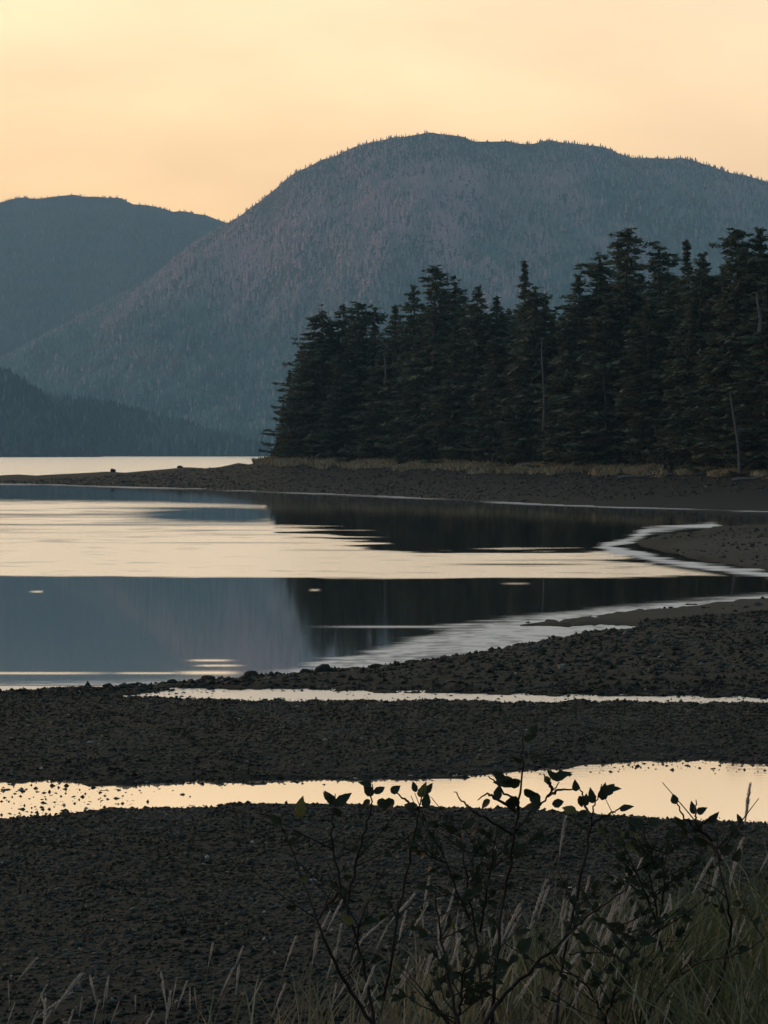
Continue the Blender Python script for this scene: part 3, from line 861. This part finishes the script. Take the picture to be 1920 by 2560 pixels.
special = {(524, 2357): 'tallest straight seed stalk of the lower left, right of centre gap', (599, 2365): 'thick leaning seed stalk just right of the tallest straight one',
           (75, 2383): 'slanting seed stalk nearest the left edge', (703, 2337): 'dark thin seed stalk at the left fringe of the shrub',
           (1385, 2041): 'upright seed stalk rising highest in the middle of the shrub, below the stream', (1842, 1960): 'thin lone upright stalk crossing the bright stream at the right'}
left = [(524, 2357, 492, 2560), (599, 2365, 541, 2539), (587, 2415, 579, 2560), (637, 2447, 596, 2560), (703, 2337, 671, 2560), (700, 2455, 666, 2560), (75, 2383, 0, 2493),
        (197, 2429, 110, 2560), (162, 2458, 87, 2528), (263, 2441, 258, 2560), (333, 2490, 335, 2560), (388, 2435, 417, 2560), (451, 2475, 469, 2560), (191, 2493, 188, 2560), (249, 2458, 246, 2560), (283, 2500, 272, 2545), (20, 2500, 8, 2560), (120, 2520, 100, 2560)]
right = [(1385, 2041, 1382, 2117), (1330, 2192, 1307, 2308), (1024, 2227, 980, 2284), (1134, 2244, 1128, 2330), (1116, 2348, 1087, 2418), (1753, 2134, 1706, 2244), (1782, 2169, 1764, 2260),
         (1574, 2180, 1562, 2230), (1530, 2160, 1515, 2230), (1548, 2225, 1540, 2300), (1580, 2255, 1570, 2330), (1614, 2240, 1604, 2300), (1915, 2105, 1845, 2279), (1842, 1960, 1842, 2146),
         (1810, 2100, 1806, 2150), (1827, 2090, 1820, 2140), (1605, 2110, 1585, 2170), (790, 2270, 770, 2350), (845, 2240, 828, 2280), (830, 2310, 825, 2400), (960, 2310, 935, 2370), (940, 2280, 880, 2350),
         (780, 2330, 772, 2420), (1060, 2190, 1055, 2230), (1460, 2190, 1452, 2240), (1150, 2195, 1148, 2235), (1185, 2190, 1180, 2240)]
for s in left:
    stalk(*s, random.uniform(7.6, 9.0), special.get(s[:2], LL))
for s in right:
    stalk(*s, random.uniform(7.8, 9.6), special.get(s[:2], 'pale seed stalk among the dark twigs and leaves at the lower right'))
for k in range(16):
    tx = random.uniform(5, 760); ty = random.uniform(2400, 2535) - 40 * (tx > 500); l = random.uniform(50, 110); a = random.gauss(-.1, .3)
    stalk(tx, ty, tx + math.sin(a) * l, ty + l, random.uniform(7.4, 9.2), LL)
for k in range(130):
    tx = random.triangular(720, 1960, 1500); ty = random.uniform(2210, 2500)
    ty = max(ty, np.interp(tx, [720, 1000, 1300, 1950], [2330, 2230, 2180, 2130]))
    l = random.uniform(60, 120); a = random.gauss(-.22, .22)
    stalk(tx, ty, tx + math.sin(a) * l, ty + l, random.uniform(7.4, 9.6), 'pale seed stalk among the dark twigs and leaves at the lower right')

# shrub leaves
def leaf_mesh(seed):
    r = np.random.default_rng(seed)
    ns = 7
    wid = r.uniform(.27, .40); fold = r.uniform(.15, .6); curl = r.uniform(.15, .75)
    V = []; Fq = []
    for i in range(ns + 1):
        t_ = i / ns
        w_ = wid * math.sin((t_ * .985 + .015) ** .74 * math.pi) ** .9 * (1 - .25 * t_) if i < ns else 0.0
        w_ *= 1 + .10 * (i % 2)
        zc = -curl * t_ * t_ * .6
        V += [(-w_, t_, zc + fold * w_), (0, t_, zc), (w_, t_, zc + fold * w_)]
    for i in range(ns):
        for k in (0, 1):
            q = i * 3 + k
            Fq.append((q, q + 1, q + 4, q + 3))
    return V, Fq
leaf_data = []
for mname, mt in (('leaf', M_leaf), ('leaf', M_leaf2)):
    for k in range(4):
        V, Fq = leaf_mesh(700 + k)
        leaf_data.append(mesh_np('leaf', V, Fq, mt, True))
from mathutils import Matrix
def add_leaf(root, pos, ang, size, yellow=False, tilt=None, parent=None):
    """ang: direction of the leaf tip in the view plane (0 = up, + = right)"""
    o = link('leaf', random.choice(leaf_data[4:] if yellow else leaf_data[:4]), root)
    ydir = Vector((math.sin(ang), random.uniform(-.5, .5), math.cos(ang))).normalized()
    n_ = Vector((random.gauss(0, .45), -1, random.gauss(0.25, .5)))
    if tilt is not None:
        n_ = Vector((0, -1, tilt))
    xd = ydir.cross(n_).normalized()
    zd = xd.cross(ydir).normalized()
    M = Matrix((xd, ydir, zd)).transposed().to_4x4()
    o.matrix_local = Matrix.Translation(Vector(pos) - root.location) @ M @ Matrix.Scale(size, 4)
def shrub(Y, stems, leaves, label, twigs=14, nleaf=40, lsize=.026):
    b = stems[0][-1]
    root = link('shrub', None, label=label, category='shrub', group='leafy shrubs on the near bank')
    rp = Vector(P(b[0], b[1], Y))
    root.location = (rp.x, rp.y, float(ground_z(b[0], Y)))
    allp = []
    for si, st in enumerate(stems):
        pts = [Vector(P(x, y, Y + random.uniform(-.12, .12) * (i > 0) )) for i, (x, y) in enumerate(st)]
        # smooth resample
        arr = np.array([tuple(p) for p in pts]); tt = np.linspace(0, 1, len(arr)); uu = np.linspace(0, 1, len(arr) * 4)
        arr = np.stack([np.interp(uu, tt, arr[:, k]) for k in range(3)], -1)
        for _ in range(2):
            arr[1:-1] = .25 * arr[:-2] + .5 * arr[1:-1] + .25 * arr[2:]
        arr[1:-1] += rng.normal(0, .0022, arr[1:-1].shape)
        if st[-1][1] > 2540:   # carry the stem on down to the ground
            e_ = arr[-1].copy(); dz = e_[2] - root.location.z
            if dz > 0:
                arr = np.concatenate([arr, [e_ + [0, 0, -dz * .5], [e_[0], e_[1], root.location.z - .05]]])
        r0 = .0062 if si == 0 else .0045
        rad = np.linspace(.0014, r0, len(arr))
        V, Fq = tube(arr - np.array(root.location), rad, 6)
        link('stem', mesh_np('stem', V, Fq, M_twig, True), root)
        allp.append(arr)
    # side twigs with leaves
    for k in range(twigs):
        arr = random.choice(allp)
        i = random.randrange(1, max(2, int(len(arr) * .85)))
        q = arr[i]
        if q[2] < root.location.z + .1 or YH + (H - q[2]) * F / q[1] < 2080:
            continue
        a = random.choice([-1, 1]) * random.uniform(.4, 1.25)
        L = random.uniform(.06, .2)
        d = np.array([math.sin(a), random.uniform(-.5, .5), math.cos(a)])
        tw = np.array([q, q + d * L * .5 + rng.normal(0, .006, 3), q + d * L + np.array([0, 0, .02])])
        V, Fq = tube(tw - np.array(root.location), [.002, .0016, .001], 5)
        link('twig', mesh_np('twig', V, Fq, M_twig, True), root)
        m_ = nleaf // max(1, twigs)
        for j in range(m_):
            s_ = random.uniform(.25, 1)
            pos = q + d * L * s_
            if YH + (H - pos[2]) * F / pos[1] < 2050:
                continue
            add_leaf(root, pos, a + random.uniform(-1.3, 1.3), lsize * random.uniform(.6, 1.15), random.random() < .03)
    for (x, y, size, ang, yel) in leaves:
        pos = Vector(P(x, y, Y + random.uniform(-.05, .05)))
        add_leaf(root, pos, ang, size * .82 * Y / F, yel, tilt=random.uniform(-.7, .9))

shrub(7.4, [
    [(1312, 1790), (1306, 1860), (1308, 1930), (1296, 2010), (1280, 2120), (1262, 2230), (1245, 2350), (1236, 2470), (1230, 2570)],
    [(1398, 1955), (1375, 1985), (1345, 2015), (1318, 2040), (1292, 2075)],
    [(1440, 1975), (1400, 1975), (1370, 1990)],
    [(1220, 1940), (1255, 1975), (1285, 2000), (1297, 2020)],
    [(1358, 1935), (1372, 1955), (1380, 1975)],
    [(1135, 1980), (1160, 2005), (1185, 2030), (1235, 2060), (1285, 2090)],
    [(1195, 2000), (1215, 1985), (1235, 1990), (1290, 2030)]],
    [(1285, 1962, 66, -1.35, 0), (1300, 1950, 62, -1.9, 0), (1290, 1990, 60, -2.6, 0), (1262, 1950, 46, -1.0, 0), (1270, 2000, 50, 2.5, 0), (1310, 1975, 48, 2.0, 0), (1330, 1985, 48, 2.6, 0),
     (1385, 1950, 56, .95, 0), (1392, 1948, 40, -.8, 0), (1365, 1940, 34, 2.8, 1), (1440, 1978, 36, -.1, 0), (1448, 1990, 42, 2.8, 0), (1240, 2000, 52, .3, 0), (1225, 2000, 40, -2.2, 0),
     (1310, 1850, 42, 1.2, 0), (1330, 1835, 34, .5, 0), (1305, 1905, 34, -1.2, 0), (1325, 1900, 40, 1.0, 0), (1350, 1910, 34, 1.3, 0), (1380, 2010, 52, 1.5, 0), (1350, 2020, 60, -1.4, 0)],
    'leafy shrub with a straight dark stem crossing the bright stream at the centre right', 24, 120)
shrub(7.9, [
    [(1505, 1960), (1492, 2000), (1480, 2035), (1470, 2100), (1450, 2200), (1420, 2330), (1400, 2450), (1390, 2570)],
    [(1562, 2015), (1535, 2030), (1510, 2040), (1480, 2060)],
    [(1445, 1960), (1460, 1995), (1465, 2020), (1478, 2045)]],
    [(1482, 2008, 48, -.15, 0), (1505, 2000, 52, .2, 0), (1510, 1985, 50, .9, 0), (1525, 1975, 34, 1.2, 0), (1462, 2015, 40, .2, 0), (1470, 2030, 46, -1.8, 0), (1550, 2025, 44, 1.1, 0), (1505, 2045, 40, 1.6, 0), (1440, 2030, 50, -1.2, 1)],
    'shrub with an upright heart-shaped leaf silhouetted on the bright stream', 14, 50)
shrub(7.7, [
    [(838, 1985), (832, 2040), (830, 2120), (860, 2250), (900, 2380), (925, 2480), (935, 2570)],
    [(930, 1960), (928, 2000), (920, 2060), (890, 2150), (870, 2260)],
    [(1060, 1960), (1052, 2010), (1040, 2080), (1010, 2200), (985, 2350), (960, 2500)],
    [(985, 1975), (1005, 1995), (1030, 2010), (1045, 2020)]],
    [(838, 2010, 50, -.7, 0), (842, 2012, 56, .8, 0), (826, 2000, 34, -.9, 0), (836, 2020, 40, 2.6, 0), (930, 1990, 52, -.5, 0), (938, 1985, 46, .8, 0), (925, 2000, 40, -2.3, 0), (945, 2000, 40, 2.3, 0), (928, 1965, 40, -1.2, 0),
     (985, 2000, 46, -2.3, 0), (978, 1982, 36, .9, 0), (1048, 1992, 48, .5, 1), (1060, 1980, 40, .9, 0), (1040, 1980, 36, -.3, 0), (1062, 2020, 50, .2, 0), (1045, 2025, 52, -1.2, 0), (742, 2040, 50, .6, 1)],
    'shrub whose leaf pairs poke up into the left part of the bright stream', 20, 66)
shrub(7.2, [
    [(696, 2040), (730, 2130), (768, 2230), (800, 2330), (848, 2430), (890, 2500), (935, 2570)],
    [(790, 2310), (820, 2260), (850, 2230)], [(870, 2460), (880, 2380), (905, 2300), (915, 2250)]],
    [(745, 2025, 44, .4, 1), (700, 2060, 40, -.8, 0), (880, 2310, 46, -.8, 1), (720, 2110, 40, 1.2, 0)],
    'bare leaning shrub stem slanting down to the right at the left side of the thicket', 10, 24)
shrub(7.0, [
    [(1590, 2200), (1530, 2250), (1470, 2290), (1400, 2360), (1320, 2430), (1240, 2510), (1200, 2575)],
    [(1700, 2280), (1640, 2330), (1590, 2370), (1550, 2450), (1520, 2520), (1505, 2575)],
    [(1440, 2420), (1470, 2470), (1500, 2520), (1515, 2560)],
    [(1420, 2385), (1480, 2380), (1530, 2385), (1565, 2410)],
    [(1520, 2320), (1560, 2335), (1590, 2350), (1640, 2350)]],
    [(1560, 2325, 60, -1.2, 0), (1600, 2360, 56, 1.1, 0), (1500, 2380, 50, 1.5, 0), (1640, 2320, 52, .8, 0)],
    'shrub of crossing dark diagonal branches at the lower right', 22, 130, .026)
shrub(7.5, [
    [(1788, 2080), (1800, 2180), (1822, 2270), (1832, 2330), (1800, 2450), (1760, 2575)],
    [(1920, 2340), (1880, 2370), (1830, 2392), (1760, 2400), (1690, 2440), (1640, 2500), (1600, 2575)],
    [(1690, 2000), (1702, 2030), (1725, 2060), (1770, 2090), (1800, 2150)],
    [(1740, 2000), (1738, 2040), (1745, 2070), (1780, 2100)],
    [(1780, 2040), (1765, 2055), (1745, 2065)]],
    [(1735, 2035, 40, -.2, 0), (1745, 2035, 34, .8, 0), (1690, 2010, 34, -.3, 0), (1770, 2055, 44, .9, 0), (1715, 2065, 46, -1.0, 0), (1800, 2130, 50, 1.2, 0), (1770, 2110, 50, -1.3, 0), (1830, 2150, 46, .8, 0)],
    'shrub at the right edge with small leaves touching the bright stream', 20, 60)
shrub(6.8, [
    [(1090, 2230), (1098, 2330), (1120, 2440), (1150, 2575)], [(1180, 2300), (1165, 2400), (1150, 2500), (1140, 2575)], [(1010, 2420), (1060, 2480), (1110, 2540), (1130, 2575)]],
    [(1300, 2380, 56, .6, 0), (1270, 2420, 54, -1, 0), (1070, 2340, 50, -.9, 0)],
    'low dark shrub at the bottom centre of the thicket', 18, 100, .026)
shrub(8.3, [
    [(1610, 2060), (1620, 2150), (1640, 2280), (1660, 2420), (1680, 2575)], [(1560, 2120), (1600, 2200), (1640, 2300)], [(1670, 2100), (1660, 2200), (1650, 2330)]],
    [(1605, 2070, 50, -.9, 0), (1625, 2065, 48, .9, 0), (1560, 2110, 46, -1.1, 0), (1670, 2095, 46, .6, 0)],
    'dark leafy shrub just below the stream between heart-leaf shrub and right edge', 26, 170, .027)
shrub(8.2, [
    [(1150, 2075), (1160, 2160), (1180, 2280), (1200, 2420), (1210, 2575)], [(1100, 2110), (1130, 2200), (1175, 2300)], [(1240, 2090), (1225, 2180), (1200, 2330)]],
    [(1140, 2080, 50, -1, 0), (1160, 2070, 46, .9, 0), (1095, 2110, 50, -.7, 0), (1240, 2090, 50, .6, 0)],
    'dark leafy shrub just below the stream left of the straight stem', 26, 170, .027)
